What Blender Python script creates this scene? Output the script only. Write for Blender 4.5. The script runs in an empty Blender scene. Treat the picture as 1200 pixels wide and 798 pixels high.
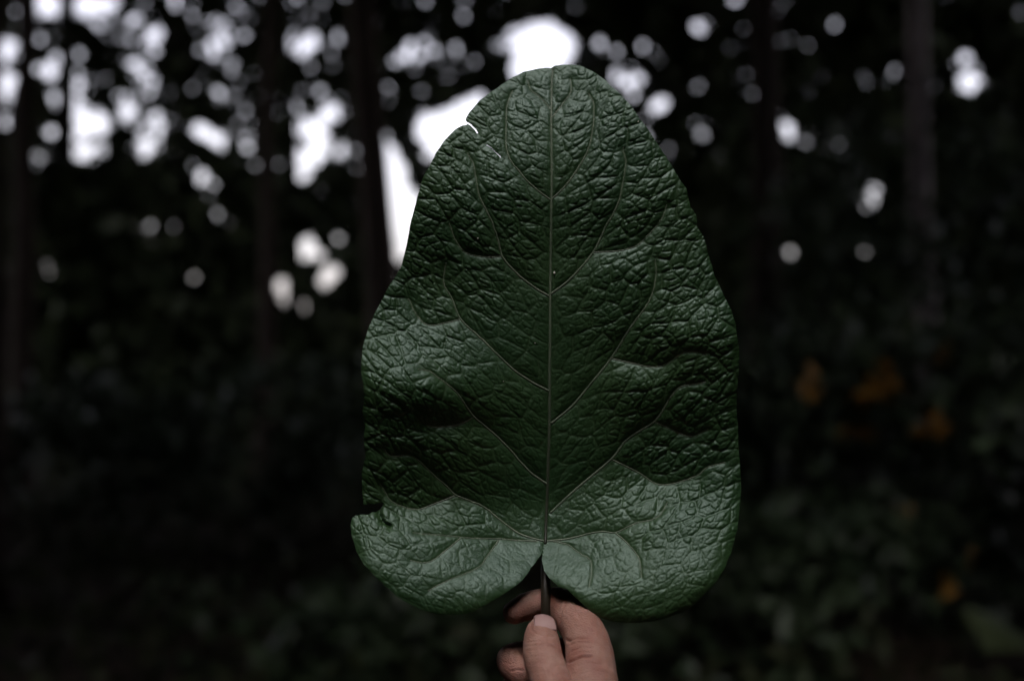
import bpy, math, random
import numpy as np
from mathutils import Vector

R = math.radians
rng = np.random.default_rng(7)
random.seed(7)
SC = bpy.context.scene
COL = SC.collection

# ------------------------------------------------------------------ camera, sky, sun, exposure
EYE = np.array([0.0, 0.0, 1.55])
cam_d = bpy.data.cameras.new('camera')
cam_d.sensor_width = 36.0
cam_d.lens = 50.0
cam_d.clip_start = 0.02
cam_d.clip_end = 2000.0
cam_d.dof.use_dof = True
cam_d.dof.focus_distance = 0.708
cam_d.dof.aperture_fstop = 4.9
cam_d.dof.aperture_blades = 0
cam = bpy.data.objects.new('camera', cam_d)
COL.objects.link(cam)
cam.location = EYE
cam.rotation_euler = (R(90), 0, 0)
SC.camera = cam

SUN_EL, SUN_AZ = 66.0, 200.0          # high, behind the photographer; azimuth clockwise from +Y
world = bpy.data.worlds.new('World')
SC.world = world
world.use_nodes = True
wn = world.node_tree.nodes
wl = world.node_tree.links
bg = wn['Background']
sky = wn.new('ShaderNodeTexSky')
sky.sky_type = 'NISHITA'
sky.sun_disc = False
sky.sun_elevation = R(SUN_EL)
sky.sun_rotation = R(SUN_AZ)
sky.air_density = 1.0
sky.dust_density = 2.4
sky.ozone_density = 0.7
hs = wn.new('ShaderNodeHueSaturation')      # cloud cover: the same sky, most of its blue gone
hs.inputs['Saturation'].default_value = 0.36
wl.new(sky.outputs[0], hs.inputs['Color'])
tint = wn.new('ShaderNodeMixRGB')            # thin warm cloud
tint.blend_type = 'MULTIPLY'
tint.inputs[0].default_value = 1.0
tint.inputs[2].default_value = (1.0, 0.92, 0.95, 1)
wl.new(hs.outputs[0], tint.inputs[1])
wl.new(tint.outputs[0], bg.inputs['Color'])
bg.inputs['Strength'].default_value = 0.15

sun_d = bpy.data.lights.new('sun', 'SUN')
sun_d.energy = 0.5
sun_d.angle = R(40)
sun_d.color = (1.0, 0.97, 0.93)
sun = bpy.data.objects.new('sun', sun_d)
COL.objects.link(sun)
to_sun = Vector((math.sin(R(SUN_AZ)) * math.cos(R(SUN_EL)), math.cos(R(SUN_AZ)) * math.cos(R(SUN_EL)), math.sin(R(SUN_EL))))
sun.rotation_euler = to_sun.to_track_quat('Z', 'Y').to_euler()
sun.location = (0, 0, 30)

SC.view_settings.view_transform = 'Standard'
SC.view_settings.look = 'None'
SC.view_settings.gamma = 1.0
SC.view_settings.use_curve_mapping = False
SC.view_settings.exposure = 1.38
SC.cycles.use_denoising = True
SC.cycles.max_bounces = 5
SC.cycles.diffuse_bounces = 3
SC.cycles.glossy_bounces = 3
SC.cycles.transmission_bounces = 3
SC.cycles.caustics_reflective = False
SC.cycles.caustics_refractive = False

# ------------------------------------------------------------------ helpers
KPX = 36.0 / 50.0 / 1200.0
D0 = 0.72                              # distance of the leaf from the lens
MM = 0.001
PXM = KPX * D0                         # one photo pixel on the leaf, in metres


def P(u, v, h=0.0):
    """world point of a photo pixel on the leaf/hand, h millimetres nearer than the leaf's distance"""
    d = D0 - np.asarray(h, float) * MM
    return np.stack([(np.asarray(u, float) - 600) * KPX * d, d + 0 * np.asarray(u, float),
                     EYE[2] + (399 - np.asarray(v, float)) * KPX * d], -1)


def mesh_np(name, V, F, smooth=True):
    """V (n,3); F list of (m,k) index arrays"""
    if not isinstance(F, (list, tuple)):
        F = [F]
    me = bpy.data.meshes.new(name)
    V = np.asarray(V, np.float32)
    loops = np.concatenate([np.asarray(f, np.int32).ravel() for f in F])
    starts, tot = [], 0
    for f in F:
        f = np.asarray(f)
        starts.append(tot + np.arange(len(f)) * f.shape[1])
        tot += f.size
    starts = np.concatenate(starts).astype(np.int32)
    me.vertices.add(len(V))
    me.vertices.foreach_set('co', V.ravel())
    me.loops.add(len(loops))
    me.loops.foreach_set('vertex_index', loops)
    me.polygons.add(len(starts))
    me.polygons.foreach_set('loop_start', starts)
    if smooth:
        me.polygons.foreach_set('use_smooth', np.ones(len(starts), bool))
    me.update(calc_edges=True)
    me.validate()
    return me


def link(name, me, mat=None, parent=None):
    o = bpy.data.objects.new(name, me)
    COL.objects.link(o)
    if mat and not me.materials:
        me.materials.append(mat)
    if parent:
        o.parent = parent
    return o


def empty(name, loc=(0, 0, 0)):
    o = bpy.data.objects.new(name, None)
    COL.objects.link(o)
    o.location = loc
    return o


def tag(o, label=None, cat=None, group=None, kind=None):
    for k, v in (('label', label), ('category', cat), ('group', group), ('kind', kind)):
        if v:
            o[k] = v
    return o


def spline(pts, n):
    """Catmull-Rom through the rows of pts"""
    p = np.asarray(pts, float)
    q = np.vstack([2 * p[0] - p[1], p, 2 * p[-1] - p[-2]])
    t = np.linspace(0, len(p) - 1 - 1e-9, n)
    i = t.astype(int)
    f = (t - i)[:, None]
    a, b, c, d = q[i], q[i + 1], q[i + 2], q[i + 3]
    return 0.5 * ((2 * b) + (-a + c) * f + (2 * a - 5 * b + 4 * c - d) * f ** 2 + (-a + 3 * b - 3 * c + d) * f ** 3)


def tube(path, rad, sides=10, cap=True, round_cap=False, flat=1.0, flat_axis=None):
    """closed tapered tube; returns V, [quads, tris]"""
    p = np.asarray(path, float)
    r = np.broadcast_to(np.asarray(rad, float), (len(p),)).copy()
    if round_cap:
        th = np.linspace(0, math.pi / 2, 6)[:-1]
        d0 = p[0] - p[1]; d0 /= np.linalg.norm(d0)
        d1 = p[-1] - p[-2]; d1 /= np.linalg.norm(d1)
        a = [p[0] + d0 * r[0] * math.cos(t) for t in th]
        ra = [max(r[0] * math.sin(t), r[0] * .02) for t in th]
        b = [p[-1] + d1 * r[-1] * math.cos(t) for t in th[::-1]]
        rb = [max(r[-1] * math.sin(t), r[-1] * .02) for t in th[::-1]]
        p = np.vstack([a, p, b]); r = np.concatenate([ra, r, rb])
    n = len(p)
    tan = np.gradient(p, axis=0)
    tan /= np.linalg.norm(tan, axis=1)[:, None] + 1e-12
    up = np.array([0.31, -0.9, 0.2]) if abs(tan[0] @ np.array([0.31, -0.9, 0.2])) < .85 else np.array([1., 0, 0])
    if flat_axis is not None:
        up = np.asarray(flat_axis, float)
    V = []
    ang = np.linspace(0, 2 * math.pi, sides, endpoint=False)
    for i in range(n):
        x = up - tan[i] * (up @ tan[i]); x /= np.linalg.norm(x)
        y = np.cross(tan[i], x)
        up = x
        V.append(p[i] + r[i] * (np.cos(ang)[:, None] * x * flat + np.sin(ang)[:, None] * y))
    V = np.vstack(V)
    k = np.arange(n - 1)[:, None] * sides
    j = np.arange(sides)[None]
    jn = (j + 1) % sides
    Q = np.stack([k + j, k + jn, k + sides + jn, k + sides + j], -1).reshape(-1, 4)
    V = np.vstack([V, p[0], p[-1]])
    c0, c1 = len(V) - 2, len(V) - 1
    jj = np.arange(sides)
    T = np.vstack([np.stack([0 * jj + c0, (jj + 1) % sides, jj], -1),
                   np.stack([0 * jj + c1, (n - 1) * sides + jj, (n - 1) * sides + (jj + 1) % sides], -1)])
    return V, [Q, T]


def merge(parts):
    V, Q, T, o = [], [], [], 0
    for v, (q, t) in parts:
        V.append(v); Q.append(q + o); T.append(t + o); o += len(v)
    return np.vstack(V), [np.vstack(Q), np.vstack(T)]


# ------------------------------------------------------------------ materials
def new_mat(name):
    m = bpy.data.materials.new(name)
    m.use_nodes = True
    nt = m.node_tree
    return m, nt, nt.nodes, nt.links, nt.nodes['Principled BSDF']


def noisy(name, c0, c1, scale, rough=0.7, bump=0.0, bscale=None, spec=0.5, dist=0.01, stretch=(1, 1, 1), detail=6, per_object=0.0):
    m, nt, N, L, b = new_mat(name)
    tc = N.new('ShaderNodeTexCoord')
    mp = N.new('ShaderNodeMapping')
    mp.inputs['Scale'].default_value = stretch
    L.new(tc.outputs['Object'], mp.inputs['Vector'])
    nz = N.new('ShaderNodeTexNoise')
    nz.inputs['Scale'].default_value = scale
    nz.inputs['Detail'].default_value = detail
    L.new(mp.outputs[0], nz.inputs['Vector'])
    cr = N.new('ShaderNodeValToRGB')
    cr.color_ramp.elements[0].position = 0.32
    cr.color_ramp.elements[1].position = 0.68
    cr.color_ramp.elements[0].color = (*c0, 1)
    cr.color_ramp.elements[1].color = (*c1, 1)
    L.new(nz.outputs['Fac'], cr.inputs[0])
    out = cr.outputs[0]
    L.new(out, b.inputs['Base Color'])
    b.inputs['Roughness'].default_value = rough
    b.inputs['Specular IOR Level'].default_value = spec
    if bump:
        n2 = N.new('ShaderNodeTexNoise')
        n2.inputs['Scale'].default_value = bscale or scale * 3
        n2.inputs['Detail'].default_value = 8
        L.new(mp.outputs[0], n2.inputs['Vector'])
        bp = N.new('ShaderNodeBump')
        bp.inputs['Strength'].default_value = bump
        bp.inputs['Distance'].default_value = dist
        L.new(n2.outputs['Fac'], bp.inputs['Height'])
        L.new(bp.outputs[0], b.inputs['Normal'])
    return m


M_SOIL = noisy('forest_soil', (0.022, 0.017, 0.011), (0.05, 0.036, 0.024), 3.0, 0.95, 0.6, 14, 0.2, 0.05)
M_BARK = noisy('dark_bark', (0.030, 0.022, 0.017), (0.085, 0.066, 0.054), 5, 0.9, 0.8, 16, 0.2, 0.03, (3, 3, 0.5))
M_PALE = noisy('pale_bark', (0.07, 0.06, 0.06), (0.40, 0.34, 0.34), 1.0, 0.8, 0.5, 12, 0.3, 0.02, (1, 1, 2.2))
M_LEAF1 = noisy('tree_leaves', (0.035, 0.055, 0.022), (0.065, 0.085, 0.036), 1.1, 0.55, spec=0.35)
M_LEAF2 = noisy('shrub_leaves', (0.035, 0.06, 0.030), (0.07, 0.105, 0.055), 2.0, 0.45, spec=0.4)
M_AUT = noisy('autumn_leaves', (0.32, 0.15, 0.025), (0.48, 0.27, 0.05), 3.0, 0.55, spec=0.3)
M_COVER = noisy('ground_plants', (0.03, 0.045, 0.02), (0.06, 0.07, 0.03), 1.5, 0.6, spec=0.3)

# ------------------------------------------------------------------ ground
xs = np.concatenate([-np.geomspace(400, 30, 12), np.linspace(-26, 26, 66), np.geomspace(30, 400, 12)])
gx, gy = np.meshgrid(xs, xs + 10)
gz = 0.05 * np.sin(gx * 0.9 + 1) * np.cos(gy * 0.7) + 0.04 * np.sin(gx * 2.1 + gy * 1.3)
gz = gz * (np.hypot(gx, gy - 10) < 40)
n = len(xs)
i = np.arange(n * n).reshape(n, n)
Q = np.stack([i[:-1, :-1], i[:-1, 1:], i[1:, 1:], i[1:, :-1]], -1).reshape(-1, 4)
tag(link('ground', mesh_np('ground', np.stack([gx, gy, gz], -1).reshape(-1, 3), Q), M_SOIL), 'dark forest floor of soil and leaf litter', kind='structure')

# ------------------------------------------------------------------ the forest
# where the sky shows through the tree line: photo pixel and radius of each opening
OPEN = [
    (620, 46, 17), (640, 46, 19), (655, 56, 17), (640, 76, 20), (616, 80, 16), (632, 100, 16),
    (505, 152, 16), (525, 147, 18), (545, 140, 16), (562, 126, 11), (520, 172, 14), (578, 118, 7), (540, 165, 15), (575, 177, 13), (560, 162, 14), (585, 188, 10),
    (455, 182, 11), (461, 205, 15), (467, 232, 16), (473, 258, 14), (475, 282, 11), (451, 172, 7), (486, 245, 12), (470, 298, 8),
    (735, 96, 6.5), (748, 93, 5.5), (720, 88, 5.5), (775, 120, 6), (770, 128, 5), (742, 110, 5), (755, 160, 4), (765, 185, 3.5),
    (480, 55, 5), (500, 50, 5), (490, 66, 4.5), (525, 90, 4), (470, 66, 4), (512, 62, 4),
    (705, 50, 5), (720, 60, 4.5), (755, 55, 5), (770, 66, 4), (817, 32, 5.5), (862, 0, 5), (822, 157, 3.3),
    (45, 2, 9), (60, 4, 10), (76, 3, 9), (100, 7, 10), (118, 8, 10), (131, 3, 8),
    (157, 24, 6.5), (180, 42, 7), (182, 60, 5), (47, 46, 4), (80, 42, 5), (111, 47, 3.5), (80, 66, 7), (60, 84, 7), (72, 73, 7), (91, 97, 4),
    (10, 56, 10), (4, 66, 10), (8, 95, 9), (3, 106, 9), (5, 145, 6), (38, 128, 3.8), (48, 183, 4.5),
    (68, 115, 9), (80, 123, 11), (90, 136, 11), (100, 146, 10), (115, 150, 9), (120, 140, 7), (75, 146, 8), (79, 178, 9), (97, 178, 9), (115, 172, 6), (86, 161, 8),
    (150, 132, 7.5), (172, 171, 8), (184, 140, 5), (185, 152, 5), (155, 75, 3), (115, 88, 3), (100, 70, 2.6),
    (233, 152, 8), (255, 165, 8), (245, 158, 6), (280, 142, 4.6), (290, 175, 4.4), (212, 180, 3.6), (237, 208, 7), (250, 216, 4), (213, 216, 3.2), (257, 253, 4), (214, 267, 7), (213, 258, 4),
    (353, 55, 11), (361, 49, 9), (387, 46, 6), (285, 40, 4.5), (272, 73, 3.4), (220, 17, 2.8), (390, 65, 3),
    (350, 112, 4), (375, 106, 5), (391, 131, 8), (345, 156, 8), (360, 150, 9), (375, 161, 9), (350, 190, 9), (365, 186, 10), (376, 176, 9), (401, 178, 6), (330, 195, 4), (356, 204, 8), (380, 140, 6),
    (361, 288, 10), (350, 299, 9), (388, 320, 10), (380, 329, 8), (331, 336, 10), (338, 351, 9), (353, 359, 8), (413, 350, 6), (426, 288, 4.5), (426, 314, 4.5), (396, 280, 4), (337, 262, 3.2), (372, 300, 7),
    (225, 325, 4.2), (241, 348, 3), (60, 321, 4.8), (81, 333, 3.3), (2, 321, 4), (173, 306, 2.8), (232, 318, 3),
    (928, 154, 6.5), (924, 148, 4.5), (1054, 81, 5.2), (1056, 111, 3.8), (1064, 92, 3.6), (1031, 141, 2.3), (1135, 95, 9), (1143, 98, 8), (1129, 69, 6), (1183, 100, 6.3),
    (1020, 235, 7.5), (1018, 243, 6.5), (1025, 226, 6), (1014, 294, 4.8), (1016, 285, 3), (1059, 263, 3.2), (1066, 258, 2.6), (1050, 272, 2.4), (1167, 226, 3.8), (1149, 241, 3.3), (927, 297, 5), (1018, 188, 2), (1198, 11, 4),
    (1089, 354, 4.3), (1059, 364, 2.4), (1136, 323, 3.7), (1089, 332, 2.8), (1137, 338, 2.4), (947, 160, 2.2), (935, 180, 2), (640, 130, 4), (660, 110, 5),
]
OA = np.array(OPEN, float)
go = np.random.default_rng(41)
tiny = [(go.uniform(-20, 560), 300 * go.beta(1, 1.7), go.uniform(2.3, 3.1)) for _ in range(70)]
tiny += [(go.uniform(660, 1220), 380 * go.beta(1, 1.3), go.uniform(2.2, 2.7)) for _ in range(45)]
OA = np.vstack([OA, tiny])
OA[:, 2] = np.maximum(.6, np.minimum(1.05 * OA[:, 2] - 1.7, OA[:, 2] - 1.0))   # leaves part a little wider than the opening itself
OA[(OA[:, 0] < 430) & (OA[:, 2] > 3), 2] -= 1.0
LINE_Y = 19.5                                            # distance of the tree line
O_PT = np.stack([(OA[:, 0] - 600) * KPX * LINE_Y, np.full(len(OA), LINE_Y), EYE[2] + (399 - OA[:, 1]) * KPX * LINE_Y], -1)
O_R = OA[:, 2] * KPX * LINE_Y                             # metres
O_AX = O_PT - EYE
O_AX /= np.linalg.norm(O_AX, axis=1)[:, None]


def in_opening(pts):
    """pts (n,k,3): True where any of a leaf's k points lies in one of the tree line's openings"""
    hit = np.zeros(len(pts), bool)
    for c, a, r in zip(O_PT, O_AX, O_R):
        near = np.flatnonzero(np.abs(pts[:, 0, 0] - c[0]) < r + 1.4)
        if len(near):
            d = pts[near] - c
            t = d @ a
            hit[near] |= ((d ** 2).sum(-1) - t ** 2 < r * r).any(1)
    return hit


def leaf_cloud(C, size, asp=0.62, up_bias=0.0, carve=False, g=rng):
    """folded diamond leaves at centres C; returns V, F"""
    n = len(C)
    s = size * g.uniform(0.7, 1.25, n)
    a = g.normal(size=(n, 3)); a /= np.linalg.norm(a, axis=1)[:, None]
    nrm = g.normal(size=(n, 3)); nrm[:, 2] += up_bias
    nrm -= a * (nrm * a).sum(1)[:, None]
    nrm /= np.linalg.norm(nrm, axis=1)[:, None]
    b = np.cross(nrm, a)
    s = s[:, None]
    base = C - a * s * 0.5
    tip = C + a * s * 0.5 - nrm * s * 0.08
    l = C - a * s * 0.08 + b * s * asp * 0.5 + nrm * s * 0.1
    r = C - a * s * 0.08 - b * s * asp * 0.5 + nrm * s * 0.1
    V4 = np.stack([base, l, tip, r], 1)
    if carve:
        test = np.concatenate([V4, C[:, None], (V4 + np.roll(V4, -1, 1)) / 2, (V4 + C[:, None]) / 2], 1)
        V4 = V4[~in_opening(test)]
    k = np.arange(len(V4))[:, None] * 4
    F = np.concatenate([k + np.array([[0, 1, 2]]), k + np.array([[0, 2, 3]])])
    return V4.reshape(-1, 3), F


def wobble(p0, p1, n, amp, g):
    t = np.linspace(0, 1, n)[:, None]
    p = np.asarray(p0) * (1 - t) + np.asarray(p1) * t
    w = np.cumsum(g.normal(size=(n, 3)), 0) * amp / math.sqrt(n)
    w -= w[:1] + 0 * t
    return p + w * np.array([1, 1, .2])


def trunk_mesh(name, base, top, r0, r1, g, limbs=(), wob=0.15):
    main = wobble(base, top, 14, wob, g)
    rad = np.linspace(r0, r1, 14) * (1 + 0.06 * g.normal(size=14))
    rad[0] *= 1.5; rad[1] *= 1.12
    parts = [tube(main, rad, 12)]
    for (t, dx, dy, dz, rr) in limbs:
        j = t * 13
        q = main[int(j)]
        q2 = q + np.array([dx, dy, dz])
        parts.append(tube(wobble(q, q2, 8, 0.10, g), np.linspace(rr, rr * .3, 8), 8))
    return mesh_np(name, *merge(parts))


# --- the tree line at the far side of the clearing
LX = np.arange(-11.6, 11.3, 1.4)
for k, x in enumerate(LX):
    g = np.random.default_rng(100 + k)
    y = LINE_Y + g.uniform(-1.1, 1.1)
    t = empty('forest_tree', (x, y, 0))
    tag(t, 'dark leafy tree standing in the blurred tree line behind the held leaf', 'tree', 'trees of the blurred tree line')
    if abs(x / y / KPX + 600 - 85) < 25:
        x -= .5                                           # the stem stands beside the large sky gap
        t.location.x = x
    w = 1.55
    lo, hi = 3000, int(7600 * (.25 if x < 0 else .37))    # thick below, thinner and leakier above
    C = np.vstack([np.stack([g.normal(0, w * .62, k_), g.uniform(-1.3, 1.3, k_), g.uniform(z0, z1, k_)], -1) for k_, z0, z1 in ((lo, .15, 2.3), (650, 2.2, 3.9), (hi, 2.3, 7.8))])
    cl = np.stack([g.normal(0, w * .7, 40), g.uniform(-1.2, 1.2, 40), g.uniform(2.2, 7.8, 40)], -1)   # twigs hung with leaves
    C = np.vstack([C, cl[g.integers(0, 40, hi // 3)] + g.normal(0, .22, (hi // 3, 3))])
    top = np.stack([g.normal(0, 1.2, 2200), g.normal(0, 1.0, 2200), g.uniform(7.8, 12.5, 2200)], -1)
    C = np.vstack([C, top]) + np.array([x, y, 0])
    V, F = leaf_cloud(C, 0.29, carve=True, g=g)
    link('crown', mesh_np('crown', V - np.array([x, y, 0]), F, False), M_LEAF1, t)
    lim = [(g.uniform(.3, .9), g.uniform(-.9, .9), g.uniform(-.8, .8), g.uniform(.4, 1.2), .035) for _ in range(5)]
    link('trunk', trunk_mesh('trunk', (0, 0, -.1), (g.uniform(-.4, .4), 0, 12), g.uniform(.1, .2), .04, g, lim), M_BARK, t)

# --- tall trees round the clearing: their crowns close the canopy but for the gap over the photographer
def canopy_crown(g, rad, nl):
    a = g.uniform(0, 2 * math.pi, nl)
    r = rad * np.sqrt(g.uniform(0, 1, nl))
    z = g.normal(0, 0.9, nl) + 10.3 - 0.10 * r ** 2 * .5
    # clumps
    cl = np.stack([rad * .9 * np.sqrt(g.uniform(0, 1, 60)), g.uniform(0, 2 * math.pi, 60)], -1)
    return np.stack([r * np.cos(a), r * np.sin(a), z], -1)


def photo_xy(u, y):
    return ((u - 600) * KPX * y, y)


proto = []
for k in range(3):
    g = np.random.default_rng(300 + k)
    V, F = leaf_cloud(canopy_crown(g, 3.7, 8500), 0.40, g=g)
    cm = mesh_np('crown', V, F, False); cm.materials.append(M_LEAF1)
    lim = [(g.uniform(.55, .9), g.uniform(-2.2, 2.2), g.uniform(-2.2, 2.2), g.uniform(1.0, 2.2), .06) for _ in range(8)]
    tm = trunk_mesh('trunk', (0, 0, -.15), (g.uniform(-.3, .3), g.uniform(-.3, .3), 10.8), .19, .07, g, lim)
    tm.materials.append(M_BARK)
    proto.append((cm, tm))
ring = []
for rr, cnt, ph in ((6.6, 9, 0.2), (11.5, 15, 0.0), (16.5, 20, .1)):
    for j in range(cnt):
        a = ph + 2 * math.pi * j / cnt
        ring.append((rr * math.sin(a), rr * math.cos(a) - 1.6))
for j in range(14):                                       # more unseen crowns, added to darken the ground ahead on the left
    a = .13 + 2 * math.pi * j / 14
    if math.cos(a) > .3 and math.sin(a) < .35:
        ring.append((9.0 * math.sin(a), 9.0 * math.cos(a)))
jj = 0
SPOT = (872, 206, 312, 893, 1230, 420, -20)
for (x, y) in ring:
    g = np.random.default_rng(500 + jj)
    jj += 1
    x += g.uniform(-.6, .6); y += g.uniform(-.6, .6)
    u = 600 + x / max(y, .1) / KPX
    thin, lean = 1.0, 0.0
    if y > 1 and -60 < u < 1260:
        x_crown = x
        if y < 8.5:
            x = math.copysign(690 + 40 * g.uniform(), x) * KPX * y             # stem beside the view, unseen crown shifted in to shade the wood
        else:
            x = (SPOT[jj % len(SPOT)] + g.uniform(-8, 8) - 600) * KPX * y      # where the photo shows dark stems
            thin = .5
        lean = x_crown - x
    if y > 17:
        continue
    t = empty('canopy_tree', (x, y, 0))
    front = y > 1
    tag(t, 'tall dark tree whose crown roofs the wood above the leaf' if front else 'tall dark tree behind the photographer, its crown over the clearing', 'tree',
        'tall trees roofing the wood' if front else 'tall trees behind the photographer')
    cm, tm = proto[jj % 3]
    cro = link('crown', cm, None, t)
    cro.rotation_euler = (0, 0, g.uniform(0, 6.28))
    cro.location = (lean, 0, 0)
    tr = link('trunk', tm, None, t)
    tr.rotation_euler = (0, 0, g.uniform(0, 6.28))
    tr.scale = (thin, thin, 1)

# --- lower woodland behind and beside the photographer
V, F = leaf_cloud(np.stack([rng.normal(0, 1.1, 5200), rng.normal(0, .9, 5200), np.abs(rng.normal(2.6, 1.9, 5200))], -1), 0.36)
under = mesh_np('crown', V, F, False); under.materials.append(M_LEAF1)
g = np.random.default_rng(77)
um = trunk_mesh('trunk', (0, 0, -.1), (.1, .1, 5), .07, .02, g, [(.4, .8, .3, 1, .03), (.6, -.7, .4, 1, .03), (.7, .2, -.8, .9, .025)]); um.materials.append(M_BARK)
for j in range(26):
    a = R(48 + j * (360 - 96) / 25)
    rr = 7.5 + 2.5 * (j % 2) + random.uniform(-.5, .5)
    t = empty('young_tree', (rr * math.sin(a), rr * math.cos(a), 0))
    tag(t, 'bushy young tree at the edge of the clearing beside the photographer', 'tree', 'young trees around the clearing')
    link('crown', under, None, t).rotation_euler = (0, 0, random.uniform(0, 6.28))
    link('trunk', um, None, t)

# --- trunks that can be told apart in the blur
def lone_tree(name, label, u0, u1, y, r0, mat, z1=11.0, limbs=(), seed=1, crown=True):
    g = np.random.default_rng(seed)
    x0 = photo_xy(u0, y)[0]
    ztop = EYE[2] + 399 * KPX * y
    x1 = photo_xy(u1, y)[0]
    xt = x0 + (x1 - x0) * z1 / ztop
    t = empty(name, (x0, y, 0))
    tag(t, label, 'tree')
    link('trunk', trunk_mesh('trunk', (0, 0, -.15), (xt - x0, 0, z1), r0, r0 * .45, g, limbs, .07), mat, t)
    if crown:
        c = link('crown', proto[seed % 3][0], None, t)
        c.location = (xt - x0, 0, 0)
    return t


lone_tree('pale_tree', 'pale barked tree trunk showing grey among the dark trees', 1096, 1078, 10.5, .095, M_PALE, seed=11)
lone_tree('dark_tree', 'straight black tree trunk between bright sky patches at the wood edge', 22, 30, 12, .10, M_BARK, seed=12)
lone_tree('leaning_tree', 'thick dark tree trunk leaning beside the long white sky gap', 462, 418, 13, .17, M_BARK, seed=13)

# --- undergrowth
def shrub(name, label, u, y, w, h, nl, mat=M_LEAF2, size=.12, autumn=(), seed=0, group=None, up=1.2):
    g = np.random.default_rng(seed)
    x = photo_xy(u, y)[0]
    t = empty(name, (x, y, 0))
    tag(t, label, 'shrub', group)
    ncl = max(6, nl // 60)
    cl = np.stack([g.normal(0, w * .5, ncl), g.normal(0, w * .4, ncl), h * g.uniform(.08, 1, ncl) ** .8], -1)
    C = cl[g.integers(0, ncl, nl)] + g.normal(0, .13, (nl, 3))
    C[:, 2] = np.abs(C[:, 2])
    C = C[C[:, 2] < h * 1.1]
    V, F = leaf_cloud(C + np.array([x, y, 0]), size, .5, up, True, g)
    link('foliage', mesh_np('foliage', V - np.array([x, y, 0]), F, False), mat, t)
    st = [tube(wobble((g.normal(0, .05), g.normal(0, .05), -.05), c * np.array([1, 1, .95]), 7, .05, g), np.linspace(.012, .004, 7), 6) for c in cl[:14]]
    link('stem', mesh_np('stem', *merge(st)), M_BARK, t)
    for (au, av) in autumn:                              # clumps of turned leaves
        c = np.array([(au - 600) * KPX * y - x, g.uniform(-.2, .0) - (.35 if av > 560 else .85), EYE[2] + (399 - av) * KPX * y])
        low = av > 560
        C = c + g.normal(0, .022 if low else .04, (5 if low else 9, 3))
        V, F = leaf_cloud(C, .075 if low else .11, .6, 1.0, False, g)
        link('autumn_leaves', mesh_np('autumn_leaves', V, F, False), M_AUT, t)
    return t


G1 = 'shrubs with turning leaves right of the held leaf'
shrub('shrub', 'shrub with a few orange leaves just right of the held leaf', 950, 8.2, 1.0, 1.5, 2600, autumn=((905, 440), (972, 452), (967, 496), (985, 440), (1036, 484)), seed=21)
shrub('shrub', 'tall shrub with scattered orange leaves below the pale trunk', 1080, 8.8, 1.1, 2.8, 3400, autumn=((1048, 418), (1066, 455), (1150, 262), (1168, 250)), seed=22)
shrub('shrub', 'broad shrub with orange leaves low down by the wood edge', 1190, 7.4, .9, 1.6, 2400, autumn=((1110, 640), (1182, 690), (1030, 590), (1162, 450), (1085, 670)), seed=23)
shrub('shrub', 'low green shrub under the right side of the held leaf', 850, 6.6, .9, .75, 1500, seed=24)
shrub('shrub', 'low grey green shrub under the left lobe of the held leaf', 430, 6.2, .7, .45, 1200, seed=25)
shrub('shrub', 'dark rounded shrub left of the held leaf below the sky patches', 345, 10.5, 1.2, 1.3, 2400, seed=26)
shrub('shrub', 'dark low shrub at the foot of the straight black trunk', 90, 10.0, 1.3, 1.2, 2000, seed=27)
shrub('shrub', 'dim green shrub behind the thumb and the leaf stem', 600, 9.5, 1.3, 1.1, 1600, seed=28)

# ground plants: uncountable low green
nl = 16000
C = np.stack([rng.uniform(-9, 9, nl), rng.uniform(4.5, 19, nl), np.abs(rng.normal(0, .13, nl)) + .03], -1)
V, F = leaf_cloud(C, .13, .45, 1.0)
tag(link('ground_plants', mesh_np('ground_plants', V, F, False), M_COVER), 'low dark ground plants covering the forest floor', 'ground cover', kind='stuff')

# ------------------------------------------------------------------ the big leaf
OUT = [(646, 79), (650, 76.5), (660, 76), (672, 76), (682, 78), (695, 84), (707, 92), (716, 100), (730, 114), (742, 127), (751, 140), (765, 160), (776, 177), (788, 195), (798, 213),
       (805, 222), (807, 232), (809, 243), (815, 252), (816, 264), (825, 278), (830, 298), (838, 323), (848, 345), (857, 363), (862, 380), (865.5, 400), (867, 418), (865, 440), (863, 460), (864, 493),
       (867, 543), (868, 580), (866, 600), (864, 620), (857, 648), (850, 665), (840, 681), (830, 693), (818, 705), (805, 714), (793, 720), (780, 724), (767, 727), (755, 728), (742, 729.5), (730, 729), (717, 727.5), (705, 724), (688, 713), (673, 699),
       (664, 690), (653, 686), (645, 678), (637.5, 668), (634, 655), (635.5, 645), (637.3, 637), (636, 644), (635, 649), (630.5, 656), (623, 666), (613, 680), (604, 687), (595, 693), (575, 705), (555, 717), (545, 720),
       (535, 721), (513, 719.5), (488, 711.5), (465, 699), (445, 680), (427.5, 663), (417.5, 645), (412.5, 628), (411, 615), (413, 607), (417, 604), (425, 603), (432, 603), (436, 600), (441, 600.5), (445, 597), (450, 590.5), (445, 589),
       (437.5, 591), (431, 590.5), (426, 592), (425, 570), (425, 555), (427.5, 535), (426, 518), (428.5, 500), (425, 483), (426, 470), (425.5, 450), (424, 435), (425, 410), (427.5, 400), (432.5, 383), (440, 365),
       (450, 348), (463, 325), (471, 310), (475, 292.6), (479, 275), (481.5, 257), (489, 230), (496, 208), (503, 195), (510, 180), (520, 165), (533, 151.5), (541.5, 147), (547, 146), (545, 139.5), (550, 131),
       (563, 117.6), (580, 105), (598, 92.6), (613, 84.5), (630.5, 80), (640, 78.6)]
SLITS = [([(545, 142.5), (552, 147), (557, 152), (559.5, 156)], .78), ([(570, 170), (575, 173), (580, 177.5), (587, 184.5)], .58)]

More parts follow.
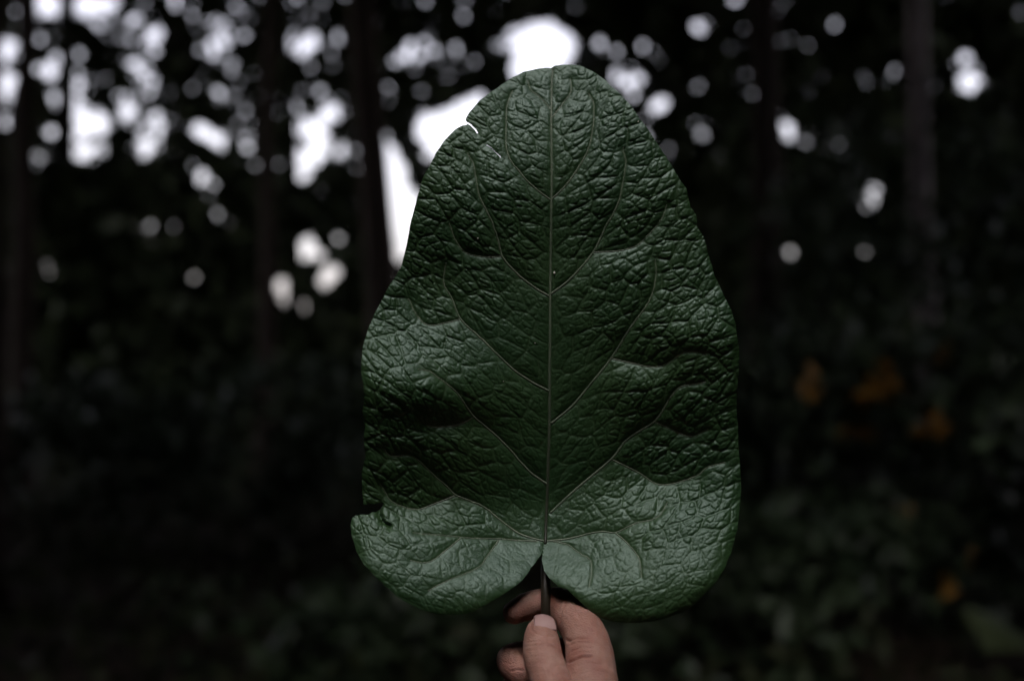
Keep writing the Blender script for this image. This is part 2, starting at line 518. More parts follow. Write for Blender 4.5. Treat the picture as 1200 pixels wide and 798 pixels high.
VEINS = {  # photo pixels; width in mm at start and end
    'midrib': ([(639, 637), (640, 610), (641.5, 575), (642.5, 540), (644, 490), (644, 440), (644.5, 400), (645, 325), (646, 250), (646.5, 200), (646, 150), (646.5, 100), (648, 80)], .85, .40),
    'L1': ([(646, 235), (625.5, 220), (610.5, 203), (598, 188), (593, 170), (592, 145), (595, 122), (601, 106)], .40, .16),
    'R1': ([(647, 233), (662.6, 218), (680, 193), (690, 173), (695, 148), (696, 125), (690, 108)], .40, .16),
    'R0': ([(647, 138), (660, 121), (669, 107), (668, 92)], .25, .12),
    'L0': ([(646, 130), (634, 116), (622, 105), (618, 94)], .22, .10),
    'L2': ([(643.5, 347), (625.5, 336.5), (605.5, 320), (589, 301), (584, 282.6), (576.6, 260), (563, 230), (558, 210), (555, 192), (548, 178)], .46, .15),
    'L2b': ([(588, 301), (573, 301), (560, 300), (543, 294), (533, 280), (526, 262)], .25, .12),
    'R2': ([(645, 345), (667.6, 327.6), (695, 296), (710, 265), (719, 250), (727, 230), (731, 210), (733, 188), (731, 172)], .46, .15),
    'R2b': ([(695, 296), (723, 294), (744, 289), (760, 275), (775, 257), (781, 240)], .26, .12),
    'L3': ([(643, 458), (618, 445), (595, 426.6), (565, 398), (540, 374), (528, 350), (520.5, 330), (523, 308)], .50, .15),
    'L3b': ([(540, 374), (520, 379), (499, 380), (485, 364), (478, 350)], .25, .12),
    'R3': ([(646, 496), (670, 476), (690, 452.5), (716, 420), (738, 385), (760, 353), (769, 325), (768, 304)], .50, .15),
    'R3b': ([(716, 420), (745, 426.6), (775, 429), (803, 413), (830, 416)], .25, .12),
    'L4': ([(640.8, 567), (618, 550), (585, 514), (555, 487.6), (535, 460), (508, 438), (490, 432)], .48, .15),
    'L4b': ([(555, 489), (538, 497.6), (516, 500), (498, 499)], .25, .12),
    'R4': ([(645, 601), (675, 573), (716, 538), (735, 515), (766.5, 494), (780, 475), (788, 462.6), (800, 452.5), (830, 446)], .48, .15),
    'R4b': ([(716, 538), (748, 553), (775, 568), (815, 558), (828, 548), (850, 542)], .30, .13),
    'R4c': ([(766.5, 494), (790, 505), (810, 511), (830, 503)], .22, .12),
    'L5': ([(637.5, 634), (610, 626), (585, 608), (565, 593), (535, 580), (518, 565), (485, 535), (460, 535), (452, 525)], .46, .15),
    'L5b': ([(535, 580), (510, 590), (485, 596.6), (458, 586.6), (445, 566.5)], .30, .13),
    'R5': ([(640, 634), (667, 631), (702.6, 623), (721, 624), (745, 613), (770, 606), (783, 588)], .42, .15),
    'R5b': ([(721, 624), (738, 640), (750, 656.5), (751.5, 678)], .28, .12),
    'R5c': ([(648, 634), (667, 639), (681, 649), (692.6, 659), (690, 690)], .24, .12),
    'L6': ([(630, 634), (610, 633), (583, 631), (540, 629), (510, 626), (483, 624)], .30, .13),
    'L6b': ([(540, 630), (522, 645), (503, 658), (480, 657)], .25, .12),
    'L6c': ([(585, 632), (572, 650), (560, 665), (525, 680), (500, 693)], .25, .12),
}

# --- the large waves of the blade, from the slope it shows (dh/dv: + leans towards the sky)
CG = 6.0
U0, V0, U1, V1 = 396.0, 60.0, 886.0, 746.0
cu = np.arange(U0, U1 + CG, CG)
cv = np.arange(V0, V1 + CG, CG)
CU, CV = np.meshgrid(cu, cv)


def blob(u, v, su, sv, rot, amp):
    c, s = math.cos(R(rot)), math.sin(R(rot))
    du, dv = CU - u, CV - v
    a, b = c * du + s * dv, -s * du + c * dv
    return amp * np.exp(-0.5 * ((a / su) ** 2 + (b / sv) ** 2))


S = np.full_like(CU, -0.06)
for a in [
    (650, 90, 110, 40, 0, .42), (600, 125, 42, 45, -35, .38), (700, 120, 45, 45, 35, .22), (640, 180, 60, 40, 0, .14),
    (535, 190, 34, 45, 25, .40), (590, 195, 25, 22, 0, .25), (760, 205, 34, 60, -25, .28), (700, 215, 40, 40, 0, .12),
    (545, 250, 40, 25, 0, .10), (470, 395, 36, 48, 15, .80), (500, 430, 42, 22, 10, .50), (540, 400, 40, 40, 0, .18), (480, 480, 70, 20, 8, -.34),
    (715, 305, 40, 16, -10, .32), (680, 360, 35, 20, 20, .10), (825, 372, 32, 20, -25, .48), (790, 345, 40, 22, -15, .25), (745, 436, 34, 14, 10, .42), (790, 300, 40, 16, 0, .14),
    (690, 500, 25, 30, 0, .16), (830, 300, 20, 18, 0, .10), (810, 410, 50, 14, 0, -.14), (820, 480, 50, 40, 0, -.08),
    (520, 508, 40, 10, 5, .38), (470, 540, 40, 30, 0, -.12), (600, 470, 40, 40, 0, -.05),
    (530, 610, 80, 16, -5, .50), (480, 608, 35, 14, 0, .45), (520, 660, 85, 34, 4, .72), (590, 660, 40, 26, -25, .38), (430, 630, 18, 30, 0, .25),
    (500, 560, 50, 18, 20, .08), (600, 590, 40, 24, 0, -.22),
    (770, 585, 45, 16, 10, .45), (720, 590, 45, 28, 0, .30), (800, 590, 40, 20, -15, .30), (750, 660, 80, 38, -4, .74), (820, 620, 40, 40, 0, .42), (665, 660, 32, 22, 20, .38), (810, 535, 50, 16, 0, .20),
    (755, 729, 80, 6, 0, -.3), (830, 700, 22, 10, -40, -.5), (680, 716, 20, 8, 40, -.5), (520, 724, 70, 4, 4, -.2),
    (860, 640, 8, 40, 10, -.3), (680, 560, 30, 30, 0, -.1),
]:
    S += blob(*a)
T = 0.10 * np.tanh((CU - 644) / 22)
T += blob(862, 480, 16, 140, 0, -.30) + blob(865, 620, 14, 50, 0, -.3) + blob(800, 230, 16, 70, -25, -.25) + blob(428, 520, 14, 60, 0, .15) + blob(420, 640, 12, 40, 0, .35)
S -= 0.30 * np.exp(-0.5 * ((CU - 640) / 16) ** 2) * np.exp(-0.5 * ((CV - 640) / 40) ** 2) * 0


def solve(S, T, wx=.55, mu=1e-5, it=900):
    def A(z):
        o = mu * z
        d = z[1:] - z[:-1]
        o = o.copy(); o[1:] += d; o[:-1] -= d
        d = wx * (z[:, 1:] - z[:, :-1])
        o[:, 1:] += d; o[:, :-1] -= d
        return o
    b = np.zeros_like(S)
    s = (S[1:] + S[:-1]) / 2
    b[1:] += s; b[:-1] -= s
    t = wx * (T[:, 1:] + T[:, :-1]) / 2
    b[:, 1:] += t; b[:, :-1] -= t
    z = np.zeros_like(S); r = b - A(z); p = r.copy(); rs = (r * r).sum()
    for _ in range(it):
        Ap = A(p); al = rs / (p * Ap).sum()
        z += al * p; r -= al * Ap
        rn = (r * r).sum()
        if rn < 1e-12: break
        p = r + rn / rs * p; rs = rn
    return z


HM = solve(S, T) * CG * PXM * 1000.0                     # millimetres
HM -= HM[int((560 - V0) / CG), int((644 - U0) / CG)]

# --- fine grid
GS = 0.82
fu = np.arange(U0 + 8, U1 - 8, GS)
fv = np.arange(V0 + 8, V1 - 8, GS)
FU, FV = np.meshgrid(fu, fv)


def sample(G, u, v):
    x = np.clip((u - U0) / CG, 0, G.shape[1] - 1.001); y = np.clip((v - V0) / CG, 0, G.shape[0] - 1.001)
    i, j = x.astype(int), y.astype(int)
    a, b = x - i, y - j
    a = a * a * (3 - 2 * a) * .25 + a * .75; b = b * b * (3 - 2 * b) * .25 + b * .75
    return (G[j, i] * (1 - a) + G[j, i + 1] * a) * (1 - b) + (G[j + 1, i] * (1 - a) + G[j + 1, i + 1] * a) * b


def blur(A, s):
    r = int(s * 3)
    k = np.exp(-0.5 * (np.arange(-r, r + 1) / s) ** 2); k /= k.sum()
    A = np.pad(A, r, mode='edge')
    A = sum(k[i] * A[i:A.shape[0] - 2 * r + i] for i in range(2 * r + 1))
    return sum(k[i] * A[:, i:A.shape[1] - 2 * r + i] for i in range(2 * r + 1))


HF = blur(sample(HM, FU, FV), 5)


def seg_dist(u, v, pl, closed=False):
    p = np.asarray(pl, float)
    q = np.roll(p, -1, 0) if closed else p[1:]
    if not closed: p = p[:-1]
    best = np.full(u.shape, 1e9)
    for (x0, y0), (x1, y1) in zip(p, q):
        dx, dy = x1 - x0, y1 - y0
        t = np.clip(((u - x0) * dx + (v - y0) * dy) / (dx * dx + dy * dy + 1e-9), 0, 1)
        np.minimum(best, (u - x0 - t * dx) ** 2 + (v - y0 - t * dy) ** 2, out=best)
    return np.sqrt(best)


def inside(u, v, poly):
    r = np.zeros(u.shape, bool)
    p = np.asarray(poly, float); q = np.roll(p, -1, 0)
    for (x0, y0), (x1, y1) in zip(p, q):
        if y0 == y1: continue
        c = ((y0 > v) != (y1 > v)) & (u < (x1 - x0) * (v - y0) / (y1 - y0) + x0)
        r ^= c
    return r


# a little raggedness along the margin
op = np.asarray(OUT, float)
dense = []
for a, b in zip(op, np.roll(op, -1, 0)):
    m = max(1, int(np.hypot(*(b - a)) / 4))
    for t in range(m):
        dense.append(a + (b - a) * t / m)
dense = np.array(dense)
gm = np.random.default_rng(5)
jit = gm.normal(size=len(dense)); jit = np.convolve(np.r_[jit[-2:], jit, jit[:2]], np.ones(5) / 5, 'valid')
dense = dense + np.stack([jit, np.roll(jit, 3)], -1) * 1.0
SD = seg_dist(FU, FV, dense, True)
SD = np.where(inside(FU, FV, dense), SD, -SD)
for pl, w in SLITS:
    SD = np.minimum(SD, seg_dist(FU, FV, pl) - w)

# --- relief: veins sunk, quilted cells between
VD = np.full(FU.shape, 1e9)
vein_pts = {}
for nm, (pl, w0, w1) in VEINS.items():
    p = spline(pl, 8 * len(pl))
    gv = np.random.default_rng(len(nm) * 7 + len(pl))
    if nm != 'midrib':
        wv = np.convolve(gv.normal(size=len(p) + 6), np.ones(7) / 7, 'valid')
        p = p + np.stack([wv, -wv], -1) * 1.1 * np.linspace(0, 1, len(p))[:, None] ** .5
    vein_pts[nm] = p
    VD = np.minimum(VD, seg_dist(FU, FV, p[::2]) / (1.0 if nm == 'midrib' else .8))


def noise2(u, v, scale, seed):
    g = np.random.default_rng(seed)
    G = g.uniform(-1, 1, (160, 160))
    x, y = u / scale, v / scale
    i, j = np.floor(x).astype(int), np.floor(y).astype(int)
    a, b = x - i, y - j
    a, b = a * a * (3 - 2 * a), b * b * (3 - 2 * b)
    f = lambda p, q: G[p % 160, q % 160]
    return (f(j, i) * (1 - a) + f(j, i + 1) * a) * (1 - b) + (f(j + 1, i) * (1 - a) + f(j + 1, i + 1) * a) * b


def lattice(su, sv, seed):
    """jittered seed points of one size of cell, over the whole blade"""
    g = np.random.default_rng(seed)
    nj, ni = int(1500 / sv), int(1200 / su)
    jj, ii = np.meshgrid(np.arange(nj), np.arange(ni), indexing='ij')
    x = (ii + .5 + .5 * (jj % 2) - .25 + g.uniform(-.42, .42, ii.shape)) * su
    y = (jj + .5 + g.uniform(-.42, .42, ii.shape)) * sv
    return x, y, su, sv


def nearest(lat, x, y):
    X, Y, su, sv = lat
    i, j = np.floor(x / su).astype(int), np.floor(y / sv).astype(int)
    best = np.full(x.shape, 1e18); bj = np.zeros(x.shape, int); bi = np.zeros(x.shape, int)
    for dj in (-1, 0, 1):
        for di in (-1, 0, 1):
            a, b = np.clip(j + dj, 0, X.shape[0] - 1), np.clip(i + di, 0, X.shape[1] - 1)
            d = ((X[a, b] - x) / su) ** 2 + ((Y[a, b] - y) / sv) ** 2
            m = d < best
            best = np.where(m, d, best); bj = np.where(m, a, bj); bi = np.where(m, b, bi)
    return bj, bi


wu = FU + 4 * noise2(FU, FV, 40, 1) + 1.0 * noise2(FU, FV, 12, 2)
wv = FV + 4 * noise2(FU, FV, 40, 3) + 1.0 * noise2(FU, FV, 12, 4)
# the ladder of cross veins leans along the side veins: shear mirrored at the midrib
X = wu + 20.0
Y = wv + np.abs(wu - 645) * .42 + 60.0
big, mid, small = lattice(28, 21, 11), lattice(12.0, 8.4, 12), lattice(6.2, 4.8, 13)


def voro(lat, x, y, seed):
    """distance to the border of the cell (in cells) and a random number per cell"""
    LX_, LY_, su, sv = lat
    cj, ci = nearest(lat, x, y)
    x0, y0 = LX_[cj, ci] / su, LY_[cj, ci] / sv
    e = np.full(x.shape, 1.0)
    for dj in (-2, -1, 0, 1, 2):
        for di in (-2, -1, 0, 1, 2):
            a, b2 = np.clip(cj + dj, 0, LX_.shape[0] - 1), np.clip(ci + di, 0, LX_.shape[1] - 1)
            qx, qy = LX_[a, b2] / su, LY_[a, b2] / sv
            dx, dy = qx - x0, qy - y0
            l = np.hypot(dx, dy)
            d = np.where(l > 1e-6, (((qx + x0) / 2 - x / su) * dx + ((qy + y0) / 2 - y / sv) * dy) / np.maximum(l, 1e-6), 9)
            e = np.minimum(e, np.maximum(d, 0))
    return e, np.random.default_rng(seed).uniform(0, 1, LX_.shape)[cj, ci]


e1, r1 = voro(big, X, Y, 1)
e2, r2 = voro(mid, X, Y, 2)
e3, r3 = voro(small, X, Y, 3)
puff = lambda e, w: 1 - (1 - np.minimum(e / w, 1)) ** 2      # steep at the crease, level on top
flat = 1 - np.clip(np.exp(-0.5 * (((FU - 640) / 55) ** 2 + ((FV - 500) / 130) ** 2)), 0, .5)
lobe = np.clip((FV - 618) / 30, 0, 1)
q = puff(VD, 26)                                          # falls into the main veins
k1, k2 = np.clip(e1 / .10, 0, 1), np.clip(e2 / .16, 0, 1)   # small cells fade out into the larger creases
relief = (.50 * puff(e1, .44) * (.55 + .9 * r1) * (1 - .4 * lobe) + .25 * puff(e2, .30) * (.5 + r2) * k1 + .21 * puff(e3, .32) * (.5 + r3) * k1 * k2
          - .17 * np.exp(-(e1 / .035) ** 2) - .13 * np.exp(-(e2 / .07) ** 2))
relief = relief * (1 - .5 * lobe) * flat * (.25 + .75 * q) + .95 * q * (1 - .4 * lobe)
relief -= .30 * np.exp(-(VD / 2.2) ** 2)
relief += .06 * noise2(FU, FV, 2.6, 9)
edge_f = np.clip(SD / 10, 0, 1)
relief *= .6 + .4 * edge_f
# the margin turns back a little and ruffles
HF2 = HF + blur(relief, .5) - .35 * np.exp(-np.maximum(SD, 0) / 3) + .7 * noise2(FU, FV, 19, 21) * np.exp(-np.maximum(SD, 0) / 12)
# the torn flap at the lower left sits lower than the bulge beside it
fl = 1 / (1 + np.exp((seg_dist(FU, FV, [(425, 590), (440, 590), (450, 589)]) - 12) / 3))
tb = np.exp(-seg_dist(FU, FV, [(446, 592), (444, 602), (449, 612), (457, 616)]) ** 2 / 5.0)
HF2 -= 3.0 * tb

vid = -np.ones(FU.shape, int)
mask = SD >= 0
vid[mask] = np.arange(mask.sum())
PV = [np.stack([FU[mask], FV[mask], HF2[mask], VD[mask], e1[mask], lobe[mask]], -1)]
nV = int(mask.sum())
m4 = mask[:-1, :-1].astype(int) + mask[:-1, 1:] + mask[1:, 1:] + mask[1:, :-1]
js, is_ = np.nonzero(m4 == 4)
BQ = np.stack([vid[js, is_], vid[js + 1, is_], vid[js + 1, is_ + 1], vid[js, is_ + 1]], -1)
extra, cut, BT = [], {}, []
ALL = np.stack([FU, FV, HF2, VD, e1, lobe], -1)
for j, i in zip(*np.nonzero((m4 > 0) & (m4 < 4))):
    ring4 = [(j, i), (j + 1, i), (j + 1, i + 1), (j, i + 1)]
    poly = []
    for k in range(4):
        a, b = ring4[k], ring4[(k + 1) % 4]
        if mask[a]: poly.append(vid[a])
        if mask[a] != mask[b]:
            key = (min(a, b), max(a, b))
            if key not in cut:
                t = SD[a] / (SD[a] - SD[b])
                cut[key] = nV + len(extra)
                extra.append(ALL[a] * (1 - t) + ALL[b] * t)
            poly.append(cut[key])
    for k in range(1, len(poly) - 1):
        BT.append((poly[0], poly[k], poly[k + 1]))
PV.append(np.array(extra))
PV = np.vstack(PV)
blade_me = mesh_np('blade', P(PV[:, 0], PV[:, 1], PV[:, 2]), [BQ, np.array(BT)])
for nm, val in (('vein_d', PV[:, 3]), ('cell_e', PV[:, 4]), ('lobe', PV[:, 5])):
    at = blade_me.attributes.new(nm, 'FLOAT', 'POINT')
    at.data.foreach_set('value', val.astype(np.float32))

# blade material
m, nt, N, L, b = new_mat('leaf_blade')
tc = N.new('ShaderNodeTexCoord')
nz = N.new('ShaderNodeTexNoise'); nz.inputs['Scale'].default_value = 19; nz.inputs['Detail'].default_value = 5
L.new(tc.outputs['Object'], nz.inputs['Vector'])
cr = N.new('ShaderNodeValToRGB')
cr.color_ramp.elements[0].position = .3; cr.color_ramp.elements[1].position = .72
cr.color_ramp.elements[0].color = (.014, .046, .013, 1); cr.color_ramp.elements[1].color = (.032, .074, .022, 1)
L.new(nz.outputs['Fac'], cr.inputs[0])
av = N.new('ShaderNodeAttribute'); av.attribute_name = 'vein_d'
mr = N.new('ShaderNodeMapRange'); mr.inputs['From Min'].default_value = .6; mr.inputs['From Max'].default_value = 2.6
mr.inputs['To Min'].default_value = .55; mr.inputs['To Max'].default_value = 0
L.new(av.outputs['Fac'], mr.inputs['Value'])
mx = N.new('ShaderNodeMixRGB'); mx.inputs[2].default_value = (.095, .14, .075, 1)
L.new(mr.outputs[0], mx.inputs[0]); L.new(cr.outputs[0], mx.inputs[1])
ac = N.new('ShaderNodeAttribute'); ac.attribute_name = 'cell_e'
mc = N.new('ShaderNodeMapRange'); mc.inputs['From Min'].default_value = .0; mc.inputs['From Max'].default_value = .05
mc.inputs['To Min'].default_value = .35; mc.inputs['To Max'].default_value = 0
L.new(ac.outputs['Fac'], mc.inputs['Value'])
mx2 = N.new('ShaderNodeMixRGB'); mx2.inputs[2].default_value = (.06, .095, .045, 1)
L.new(mc.outputs[0], mx2.inputs[0]); L.new(mx.outputs[0], mx2.inputs[1])
L.new(mx2.outputs[0], b.inputs['Base Color'])
n2 = N.new('ShaderNodeTexNoise'); n2.inputs['Scale'].default_value = 160; n2.inputs['Detail'].default_value = 4
L.new(tc.outputs['Object'], n2.inputs['Vector'])
rr = N.new('ShaderNodeMapRange'); rr.inputs['To Min'].default_value = .36; rr.inputs['To Max'].default_value = .56
L.new(n2.outputs['Fac'], rr.inputs['Value']); L.new(rr.outputs[0], b.inputs['Roughness'])
b.inputs['Specular IOR Level'].default_value = .6
b.inputs['Specular Tint'].default_value = (.76, 1.0, .92, 1)
n3 = N.new('ShaderNodeTexVoronoi'); n3.inputs['Scale'].default_value = 900
L.new(tc.outputs['Object'], n3.inputs['Vector'])
bp = N.new('ShaderNodeBump'); bp.inputs['Strength'].default_value = .25; bp.inputs['Distance'].default_value = .0003
L.new(n3.outputs['Distance'], bp.inputs['Height']); L.new(bp.outputs[0], b.inputs['Normal'])
M_BLADE = m
M_VEIN = noisy('leaf_vein', (.12, .17, .11), (.17, .22, .15), 120, .45, spec=.5)
M_RIB = noisy('midrib', (.12, .17, .11), (.17, .22, .15), 120, .45, spec=.5)     # pale at the tip, dark stalk colour at the base
_n, _l = M_RIB.node_tree.nodes, M_RIB.node_tree.links
_tc = _n.new('ShaderNodeTexCoord'); _sx = _n.new('ShaderNodeSeparateXYZ'); _mr = _n.new('ShaderNodeMapRange'); _mx = _n.new('ShaderNodeMixRGB')
_l.new(_tc.outputs['Object'], _sx.inputs[0]); _l.new(_sx.outputs['Z'], _mr.inputs['Value'])
_mr.inputs['From Min'].default_value = .045; _mr.inputs['From Max'].default_value = .15
_src = _n['Principled BSDF'].inputs['Base Color'].links[0].from_socket
_mx.inputs[1].default_value = (.026, .032, .018, 1)
_l.new(_mr.outputs[0], _mx.inputs[0]); _l.new(_src, _mx.inputs[2]); _l.new(_mx.outputs[0], _n['Principled BSDF'].inputs['Base Color'])
M_STEM = noisy('leaf_stem', (.020, .020, .012), (.040, .032, .020), 90, .42, .3, 400, .5, .0004)

base_pt = P(639, 735, 0)
leaf = empty('leaf', tuple(base_pt))
tag(leaf, 'giant dark green wrinkled leaf with torn margin, held upright by its stem', 'leaf')


def child(name, me, mat, parent, origin=base_pt):
    co = np.empty(len(me.vertices) * 3, np.float32)
    me.vertices.foreach_get('co', co)
    me.vertices.foreach_set('co', (co.reshape(-1, 3) - np.asarray(origin, np.float32)).ravel())
    me.update()
    return link(name, me, mat, parent)


blade = child('blade', blade_me, M_BLADE, leaf)
sol = blade.modifiers.new('thickness', 'SOLIDIFY')
sol.thickness = .00035
sol.offset = -1


def hf(u, v):
    x = np.clip((u - fu[0]) / GS, 0, len(fu) - 1.01); y = np.clip((v - fv[0]) / GS, 0, len(fv) - 1.01)
    i, j = x.astype(int), y.astype(int)
    a, b = x - i, y - j
    return (HF2[j, i] * (1 - a) + HF2[j, i + 1] * a) * (1 - b) + (HF2[j + 1, i] * (1 - a) + HF2[j + 1, i + 1] * a) * b


for nm, (pl, w0, w1) in VEINS.items():
    p = vein_pts[nm]
    p = spline(p, len(p) * 3)
    h = hf(p[:, 0], p[:, 1])
    k = np.ones(9) / 9
    h = np.convolve(np.pad(h, 4, mode='edge'), k, 'valid') + .06
    rad = np.linspace(w0, w1, len(p)) * MM * (1.0 if nm == 'midrib' else 1.25)
    V, F = tube(P(p[:, 0], p[:, 1], h), rad, 8)
    child('midrib' if nm == 'midrib' else 'vein', mesh_np('vein', V, F), M_RIB if nm == 'midrib' else M_VEIN, leaf)

M_SPECK = noisy('pale_speck', (.62, .62, .55), (.75, .74, .68), 200, .6)
for (su_, sv_, sr_) in ((649.6, 320, 1.5), (560, 279.5, .85), (748, 143, .8), (627, 402, .6), (590, 447, .6)):   # small pale blobs on the blade
    c = P(np.array([su_]), np.array([sv_]), hf(np.array([su_]), np.array([sv_])) + .1)[0]
    th = np.linspace(0, math.pi, 6); ph = np.linspace(0, 2 * math.pi, 9)[:-1]
    path = np.stack([np.zeros(7), np.linspace(.25, -.5, 7) * .5, np.linspace(-1, 1, 7)], -1) * sr_ * PXM * np.array([1, .5, 1.3])
    V, F = tube(c + path, np.array([.25, .75, .95, 1.0, .85, .6, .2]) * sr_ * PXM, 8)
    child('speck', mesh_np('speck', V, F), M_SPECK, leaf)
h_base = float(hf(np.array([640.]), np.array([615.]))[0])
HOFF = 21.0
pp = spline([(639.5, 628, h_base - 2.2), (639, 645, h_base - 1.5), (639, 660, h_base + 2), (639.5, 690, HOFF * .8), (640, 720, HOFF), (640.5, 745, HOFF - .5), (641, 775, HOFF - 4), (643, 800, HOFF - 9)], 40)
print('base h', h_base, 'lobes', hf(np.array([520., 750.]), np.array([710., 715.])))
V, F = tube(P(pp[:, 0], pp[:, 1], pp[:, 2]), np.linspace(2.1, 2.9, 40) * MM, 16, round_cap=True)
child('petiole', mesh_np('petiole', V, F), M_STEM, leaf)

# ------------------------------------------------------------------ the hand
def chain(pts, sides=20, n=None, flat=1.0, flat_axis=None):
    """pts rows: u, v, h(mm), radius(mm)"""
    a = spline(pts, n or 10 * len(pts))
    a[:, 2] += HOFF
    return tube(P(a[:, 0], a[:, 1], a[:, 2]), a[:, 3] * MM, sides, round_cap=True, flat=flat, flat_axis=flat_axis)


TH = [(633.5, 741, 15, 7.3), (634.5, 752, 23, 8.7), (637, 772, 36, 9.3), (646, 800, 50, 9.6), (660, 840, 66, 12.0), (680, 890, 78, 15)]
IX = [(603, 717, -2, 6.0), (617, 711, -6.5, 7.0), (634, 707, -10.5, 7.5), (655, 708, -7, 8.2), (673, 725, 4, 9.8), (685, 744, 15, 10.6), (691, 768, 27, 11.6), (693, 800, 38, 12.6), (700, 850, 50, 13.5)]
MD = [(612, 792, 6, 6.2), (601, 781, -2, 7.0), (600, 771, -10, 7.3), (620, 768, -17, 7.8), (648, 766, -20, 8.4), (672, 772, -18, 9.0), (690, 800, 0, 10), (700, 850, 28, 12)]
RG = [(616, 830, 10, 6.2), (604, 818, 0, 7.0), (603, 806, -8, 7.2), (625, 802, -17, 7.8), (660, 805, -20, 8.6), (690, 840, 0, 10), (700, 890, 25, 12)]
PK = [(622, 862, 12, 5.6), (612, 850, 2, 6.2), (613, 838, -5, 6.6), (640, 836, -14, 7.0), (672, 850, -10, 8.0), (696, 885, 8, 9), (700, 930, 30, 11)]
parts = [chain(TH), chain(IX), chain(MD), chain(RG), chain(PK)]
WR = (700, 1010, 88)
for q in [(697, 800, 40, 11), (700, 850, 28, 12), (700, 890, 25, 12), (700, 930, 30, 11), (670, 870, 70, 14)]:
    parts.append(chain([q, ((q[0] + WR[0]) / 2, (q[1] + WR[1]) / 2, (q[2] + WR[2]) / 2, 16), (*WR, 19)]))
parts.append(chain([(*WR, 21), (706, 1120, 120, 23), (716, 1280, 175, 31), (730, 1500, 245, 37), (738, 1640, 280, 38)], 28))
V, F = merge(parts)
tmp = bpy.data.objects.new('tmp', mesh_np('tmp', V, F))
COL.objects.link(tmp)
rm = tmp.modifiers.new('r', 'REMESH'); rm.mode = 'VOXEL'; rm.voxel_size = .00062; rm.use_smooth_shade = True
sm = tmp.modifiers.new('s', 'SMOOTH'); sm.factor = .5; sm.iterations = 7
dg = bpy.context.evaluated_depsgraph_get()
hand_me = bpy.data.meshes.new_from_object(tmp.evaluated_get(dg))
bpy.data.objects.remove(tmp)
hand_me.name = 'person'

# creases: (polyline in u,v; half width px; depth mm), on the skin that faces the photographer
nv = len(hand_me.vertices)
co = np.empty(nv * 3, np.float32); hand_me.vertices.foreach_get('co', co); co = co.reshape(-1, 3).astype(float)
no = np.empty(nv * 3, np.float32); hand_me.vertices.foreach_get('normal', no); no = no.reshape(-1, 3)
dd = co[:, 1]
hu = co[:, 0] / dd / KPX + 600; hv = 399 - (co[:, 2] - EYE[2]) / dd / KPX
facing = np.clip(-no[:, 1] * 1.5 + no[:, 2] * .8, 0, 1)
near = (hv < 820)
disp = np.zeros(nv)
CRE = [([(621.5, 727), (622.5, 737), (628, 741.5), (638, 744), (648.5, 745)], 1.3, .5), ([(660, 715), (668, 722), (674, 733)], .9, .18), ([(672, 716), (682, 726), (690, 738)], .9, .15), ([(640, 783), (655, 779), (668, 781)], .9, .2), ([(676, 780), (690, 776), (706, 778)], 1.0, .22), ([(680, 790), (696, 785), (712, 788)], .9, .18), ([(618, 770), (632, 768), (650, 770)], .8, .2), ([(616, 790), (634, 786), (658, 789)], .9, .16), ([(664, 704), (659, 714), (656, 724), (656, 734), (661, 747), (667, 752)], 2.0, .55), ([(664, 751), (675, 748), (688, 748)], 1.3, .55), ([(663, 757), (676, 752), (690, 753)], 1.0, .4),
       ([(666, 776), (674, 772), (683, 769), (692, 769)], 1.5, .9), ([(669, 763), (680, 758), (694, 759)], 1.0, .35), ([(670, 768), (682, 763.5), (694, 764)], .9, .3),
       ([(617, 752.5), (628, 750.5), (640, 751), (648, 753)], .9, .28), ([(615, 757), (628, 755.5), (642, 756), (652, 759)], .9, .30), ([(615, 762), (630, 761), (648, 763)], .8, .22),
       ([(614, 779), (632, 776), (652, 779)], 1.0, .18), ([(600, 786), (606, 784), (613, 785)], 1.2, .8), ([(590, 775), (596, 778), (602, 777)], .8, .3)]
for pl, w, dep in CRE:
    d = seg_dist(hu, hv, pl)
    disp -= dep * np.exp(-(d / w) ** 2) * facing * near
    disp += dep * .08 * np.exp(-((d - 2.6 * w) / (1.6 * w)) ** 2) * facing * near
disp += .10 * noise2(hu, hv, 5, 31) * near + .16 * noise2(hu, hv, 13, 32) * near
co += no * (disp * MM)[:, None]
hand_me.vertices.foreach_set('co', co.astype(np.float32).ravel())
hand_me.update()

m, nt, N, L, b = new_mat('skin')
tc = N.new('ShaderNodeTexCoord')
nz = N.new('ShaderNodeTexNoise'); nz.inputs['Scale'].default_value = 70; nz.inputs['Detail'].default_value = 5
L.new(tc.outputs['Object'], nz.inputs['Vector'])
cr = N.new('ShaderNodeValToRGB')
cr.color_ramp.elements[0].position = .36; cr.color_ramp.elements[1].position = .64
cr.color_ramp.elements[0].color = (.36, .175, .135, 1); cr.color_ramp.elements[1].color = (.47, .285, .225, 1)
L.new(nz.outputs['Fac'], cr.inputs[0]); L.new(cr.outputs[0], b.inputs['Base Color'])
b.inputs['Roughness'].default_value = .5
b.inputs['Specular IOR Level'].default_value = .35
b.inputs['Subsurface Weight'].default_value = .25
b.inputs['Subsurface Radius'].default_value = (1, .35, .2)
b.inputs['Subsurface Scale'].default_value = .0025
vo = N.new('ShaderNodeTexVoronoi'); vo.inputs['Scale'].default_value = 1100
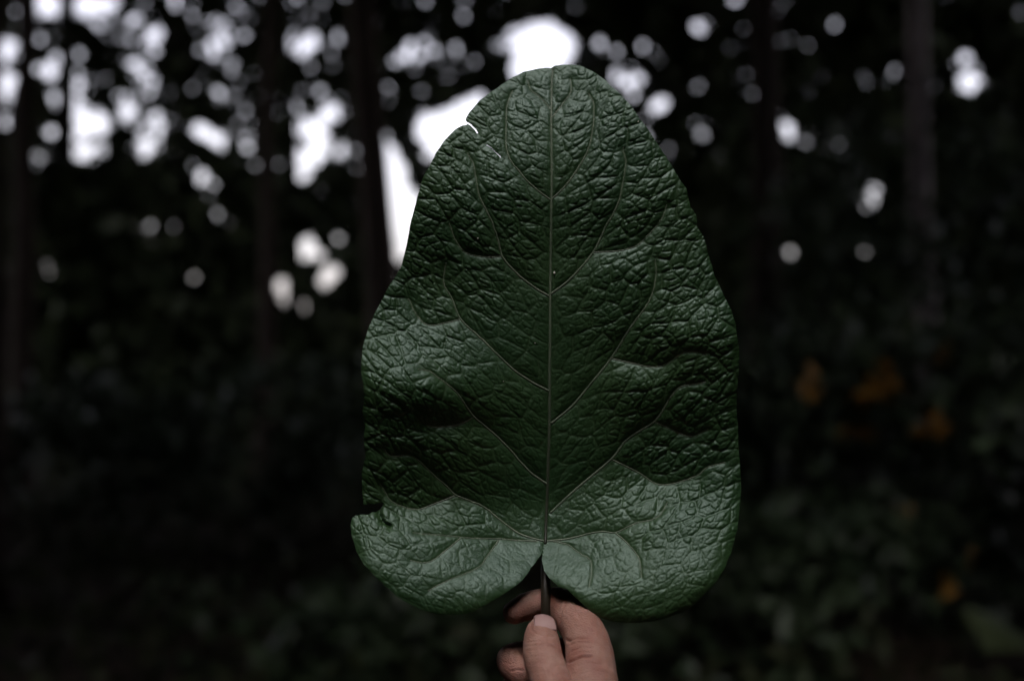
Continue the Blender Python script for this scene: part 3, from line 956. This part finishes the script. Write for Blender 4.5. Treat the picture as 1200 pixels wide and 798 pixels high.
mp = N.new('ShaderNodeMapping'); mp.inputs['Scale'].default_value = (1, 1, 1.8)
L.new(tc.outputs['Object'], mp.inputs[0]); L.new(mp.outputs[0], vo.inputs['Vector'])
bp = N.new('ShaderNodeBump'); bp.inputs['Strength'].default_value = .7; bp.inputs['Distance'].default_value = .0004
L.new(vo.outputs['Distance'], bp.inputs['Height']); L.new(bp.outputs[0], b.inputs['Normal'])
M_SKIN = m
M_NAIL = noisy('fingernail', (.46, .29, .27), (.55, .37, .345), 60, .22, spec=.6)
hand = child('person', hand_me, M_SKIN, None, np.array([0, 0, 0]))
tag(hand, "person's bare hand pinching the leaf stem between thumb and bent index finger", 'person')

# thumb nail: a curved shield on the back of the tip
tip = P(633.2, 733, 12 + HOFF); bas = P(634.8, 752, 25 + HOFF)
ax = tip - bas; ax /= np.linalg.norm(ax)
side = np.array([1.0, -0.06, -0.16]); side -= ax * (side @ ax); side /= np.linalg.norm(side)
up = np.cross(side, ax); up = up if up[2] > 0 else -up
cen = P(636.5, 746.5, 19.5 + HOFF)
NVs, nu_, nw = [], 13, 15
for a in np.linspace(0, 1, nw):
    for s in np.linspace(-1, 1, nu_):
        half = 5.3 * (1 - .12 * a)
        y = (a - .24) * 13.0 - (1.8 * (1 - s * s) * (1 - a)) + (1.6 * (1 - s * s) * a)
        z = 8.45 * math.cos(s * .62) - .55 * (abs(2 * a - 1) ** 3) - .02 * y * y
        x = half * math.sin(s * .95) / math.sin(.95)
        NVs.append(cen + (side * x + ax * y + up * z) * MM)
NVs = np.array(NVs)
ii = np.arange(nw * nu_).reshape(nw, nu_)
NQ = np.stack([ii[:-1, :-1], ii[:-1, 1:], ii[1:, 1:], ii[1:, :-1]], -1).reshape(-1, 4)
nail = link('fingernail', mesh_np('fingernail', NVs, NQ), M_NAIL, hand)
so = nail.modifiers.new('thickness', 'SOLIDIFY'); so.thickness = .0007; so.offset = 0
print('blade verts', len(blade_me.vertices), 'hand verts', nv, 'h range', HM.min(), HM.max())
